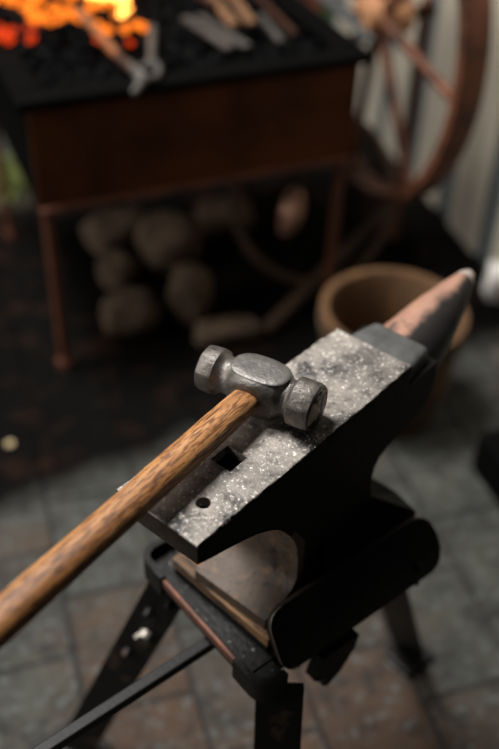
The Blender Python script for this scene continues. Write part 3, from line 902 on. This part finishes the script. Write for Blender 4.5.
for i in range(8):
    a_ = R(-52 + 45 * i)
    bm = new(); tube(bm, [wp(a_, 0.03), wp(a_, WR * 0.6), wp(a_, WR - 0.016)], [0.014, 0.011, 0.012], 10)
    obj('spoke', bm, M['rust_rim'], fw, smooth=40)
bm = new(); tube(bm, [wp(0, 0, -0.05), wp(0, 0, -0.045), wp(0, 0, 0.03), wp(0, 0, 0.07), wp(0, 0, 0.075)], [0.03, 0.046, 0.050, 0.044, 0.03], 20)
hb_ = obj('hub', bm, M['hub'], fw, smooth=40); hb_['label'] = 'tan rounded hub'
bm = new(); tube(bm, [wp(0, 0, -0.08), wp(0, 0, 0.14)], 0.014, 12); obj('axle', bm, M['soot'], fw, smooth=40)
q = wp(0, 0, 0.12)
bm = new(); tube(bm, [(q.x, q.y, 0), (q.x, q.y, HB.z + 0.03)], 0.014, 12); obj('post', bm, M['rust_leg'], fw, smooth=40)
bm = new(); box(bm, (q.x - 0.06, q.y - 0.06, 0), (q.x + 0.06, q.y + 0.06, 0.015), 0.004, 1); obj('base_plate', bm, M['soot'], fw)

# leaning iron hoop, pole and copper pan beneath the wheel
bm = new()
hc_ = Vector((0.14, 2.02, 0.0))
tube(bm, [(0.20 * math.cos(a_), 0.10 * (1 + math.sin(a_)), 0.205 + 0.19 * math.sin(a_)) for a_ in [2 * math.pi * i / 56 for i in range(56)]], 0.011, 8, closed=True)
tag(obj('iron_hoop', bm, M['rod'], None, loc=hc_, smooth=50), 'thin brown iron hoop leaning in the dark below the wheel', 'hoop')
bm = new()
tube(bm, [(0, 0, 0.014), (0.165, 0.195, 0.085), (0.33, 0.39, 0.155)], [0.016, 0.015, 0.013], 10)
tag(obj('leaning_pole', bm, M['rod'], None, loc=(0.03, 1.81, 0), smooth=50), 'brown pole propped up off the floor behind the tub', 'pole')
cp = thing('copper_pan', 'small shiny copper pan tilted up in the dark under the forge', 'pan', (0.115, 2.26, 0.0))
bm = new()
prof_ = [(0.0, 0.0), (0.045, 0.002), (0.062, 0.014), (0.066, 0.030), (0.063, 0.030), (0.058, 0.016), (0.042, 0.006), (0.0, 0.004)]
lathe(bm, prof_, 32)
bmesh.ops.remove_doubles(bm, verts=bm.verts[:], dist=1e-5)
mx_ = Matrix.Translation((0, 0, 0.070)) @ Vector((-0.94, -0.16, 0.32)).to_track_quat('Z', 'Y').to_matrix().to_4x4()
obj('bowl', bm, M['copper'], cp, matrix=mx_, smooth=40)
bm = new(); tube(bm, [(-0.014, 0.0, 0.130), (0.02, 0.03, 0.17), (0.04, 0.06, 0.22)], [0.007, 0.006, 0.006], 8); obj('handle', bm, M['rod'], cp, smooth=40)

# ------------------------------------------------------------------ tub behind the anvil horn
tb_c = Vector((0.288, 1.585, 0))
tu = thing('wooden_tub', 'amber wooden tub with open dark top behind the anvil horn', 'tub', tb_c)
bm = new()
lathe(bm, [(0.118, 0.0), (0.135, 0.10), (0.150, 0.25), (0.1505, 0.254), (0.134, 0.254), (0.131, 0.25), (0.120, 0.10), (0.106, 0.02)], 56, closed=True)
obj('staves', bm, M['tub'], tu, smooth=35)
bm = new(); lathe(bm, [(0.0, 0.012), (0.1065, 0.012), (0.1065, 0.03), (0.0, 0.03)], 40)
bmesh.ops.remove_doubles(bm, verts=bm.verts[:], dist=1e-5)
obj('bottom', bm, M['soot'], tu)
for z_, r_ in ((0.06, 0.1305), (0.205, 0.1470)):
    bm = new(); lathe(bm, [(r_ - 0.001, z_), (r_ + 0.003, z_), (r_ + 0.0055, z_ + 0.022), (r_ + 0.001, z_ + 0.022)], 56, closed=True)
    obj('hoop', bm, M['hoop'], tu, smooth=35)

# ------------------------------------------------------------------ stones below the forge
SG = 'fieldstones below the forge'
stones = [((-0.215, 2.10), 0.085, 0.07, 0.075, 20, 'large tan fieldstone below the middle of the forge'),
          ((-0.150, 1.875), 0.060, 0.05, 0.075, 70, 'square tan fieldstone standing in front of the large tan one'),
          ((-0.285, 1.80), 0.070, 0.05, 0.06, 10, 'dull brown fieldstone between the square stone and the forge leg'),
          ((-0.365, 2.20), 0.095, 0.06, 0.05, 35, 'wide grey fieldstone beneath the left half of the forge'),
          ((-0.085, 2.28), 0.080, 0.06, 0.05, 0, 'low grey fieldstone behind the large tan one'),
          ((-0.060, 1.79), 0.085, 0.035, 0.03, 15, 'flat brown fieldstone just behind the hammer head'),
          ((-0.340, 2.00), 0.045, 0.05, 0.05, 50, 'small dark fieldstone inside the left forge leg'),
          ((-0.330, 1.87), 0.028, 0.028, 0.03, 0, 'smallest fieldstone beside the dull brown one')]
for i, ((x_, y_), sx, sy, sz, rz, lab) in enumerate(stones):
    o = obj('fieldstone', stone_bm(sx, sy, sz, 3.1 * i + 1), M['stone'], None, loc=(x_, y_, -0.004), rot=(0, 0, R(rz)), smooth=50)
    tag(o, lab, 'stone', SG)
o = obj('white_stone', stone_bm(0.030, 0.034, 0.055, 9.2), M['white_stone'], None, loc=(0.607, 2.0, -0.003), smooth=50)
tag(o, 'bright white stone against the foot of the plank wall', 'stone')
# black iron block at the right edge
bk = thing('iron_block', 'black iron block standing alone on the grey pavers right of the anvil', 'block', (0.552, 1.350, 0), R(20))
bm = new(); box(bm, (-0.075, -0.075, 0), (0.075, 0.075, 0.10), 0.012, 3); obj('body', bm, M['soot'], bk, smooth=40)
bm = new(); tube(bm, [(-0.03, 0, 0.098), (-0.03, 0, 0.12), (0.0, 0, 0.134), (0.03, 0, 0.12), (0.03, 0, 0.098)], 0.007, 8); obj('lifting_eye', bm, M['soot'], bk, smooth=40)
# shiny washer on the floor
bm = new(); lathe(bm, [(0.003, 0.0), (0.0085, 0.0), (0.0085, 0.003), (0.003, 0.003)], 28, closed=True)
tag(obj('brass_washer', bm, M['brass'], None, loc=(-0.487, 1.412, 0.0005), smooth=40), 'tiny shiny brass washer lying on the sooty floor', 'washer')

# grass and shrub beyond the forge
def blades(name, label, cat, m, org, n, ext, hgt, wid):
    bm = new()
    for i in range(n):
        x_, y_ = random.gauss(0, ext[0] * 0.5), random.gauss(0, ext[1] * 0.5)
        a_ = random.uniform(0, 6.28); h_ = hgt * random.uniform(0.5, 1.0)
        dx, dy = math.cos(a_) * wid, math.sin(a_) * wid
        lx, ly = random.uniform(-0.5, 0.5) * h_, random.uniform(-0.5, 0.5) * h_
        v = [bm.verts.new(c) for c in ((x_ - dx, y_ - dy, 0), (x_ + dx, y_ + dy, 0), (x_ + dx * .7 + lx * .4, y_ + dy * .7 + ly * .4, h_ * .6), (x_ - dx * .7 + lx * .4, y_ - dy * .7 + ly * .4, h_ * .6), (x_ + lx, y_ + ly, h_))]
        bm.faces.new((v[0], v[1], v[2], v[3])); bm.faces.new((v[3], v[2], v[4]))
    o = obj(name, bm, m, None, loc=org)
    tag(o, label, cat, kind='stuff')
blades('grass', 'yellow-green grass on the ground beyond the forge', 'grass', M['grass'], (-0.735, 2.50, 0), 1500, (0.20, 0.10), 0.05, 0.004)
blades('shrub_foliage', 'soft green foliage far behind the right forge corner', 'foliage', M['leaf'], (0.31, 3.75, 0), 1500, (0.22, 0.2), 0.22, 0.012)

# ------------------------------------------------------------------ light
w = bpy.data.worlds.new('overcast')
SC.world = w
w.use_nodes = True
bg = w.node_tree.nodes['Background']
bg.inputs['Color'].default_value = (0.75, 0.87, 1.0, 1)
bg.inputs['Strength'].default_value = 0.012

def area(name, loc, target, sx, sy, power, col):
    d = bpy.data.lights.new(name, 'AREA')
    d.shape = 'RECTANGLE'; d.size = sx; d.size_y = sy; d.energy = power; d.color = col
    o = link(bpy.data.objects.new(name, d))
    o.location = loc
    o.rotation_euler = (Vector(target) - Vector(loc)).to_track_quat('-Z', 'Y').to_euler()
    return o
area('skylight', (-1.3, 1.75, 3.85), (0.1, 0.9, 0.6), 1.3, 1.3, 225, (1.0, 0.98, 0.95))
area('left_fill', (-2.6, 0.4, 1.7), (0.1, 0.8, 0.6), 1.5, 1.5, 36, (1.0, 0.97, 0.92))  # added soft fill from the left for the heel end, source unseen

SC.view_settings.view_transform = 'Standard'
SC.view_settings.look = 'None'
SC.view_settings.gamma = 1.0
SC.view_settings.use_curve_mapping = False
SC.view_settings.exposure = 0.0
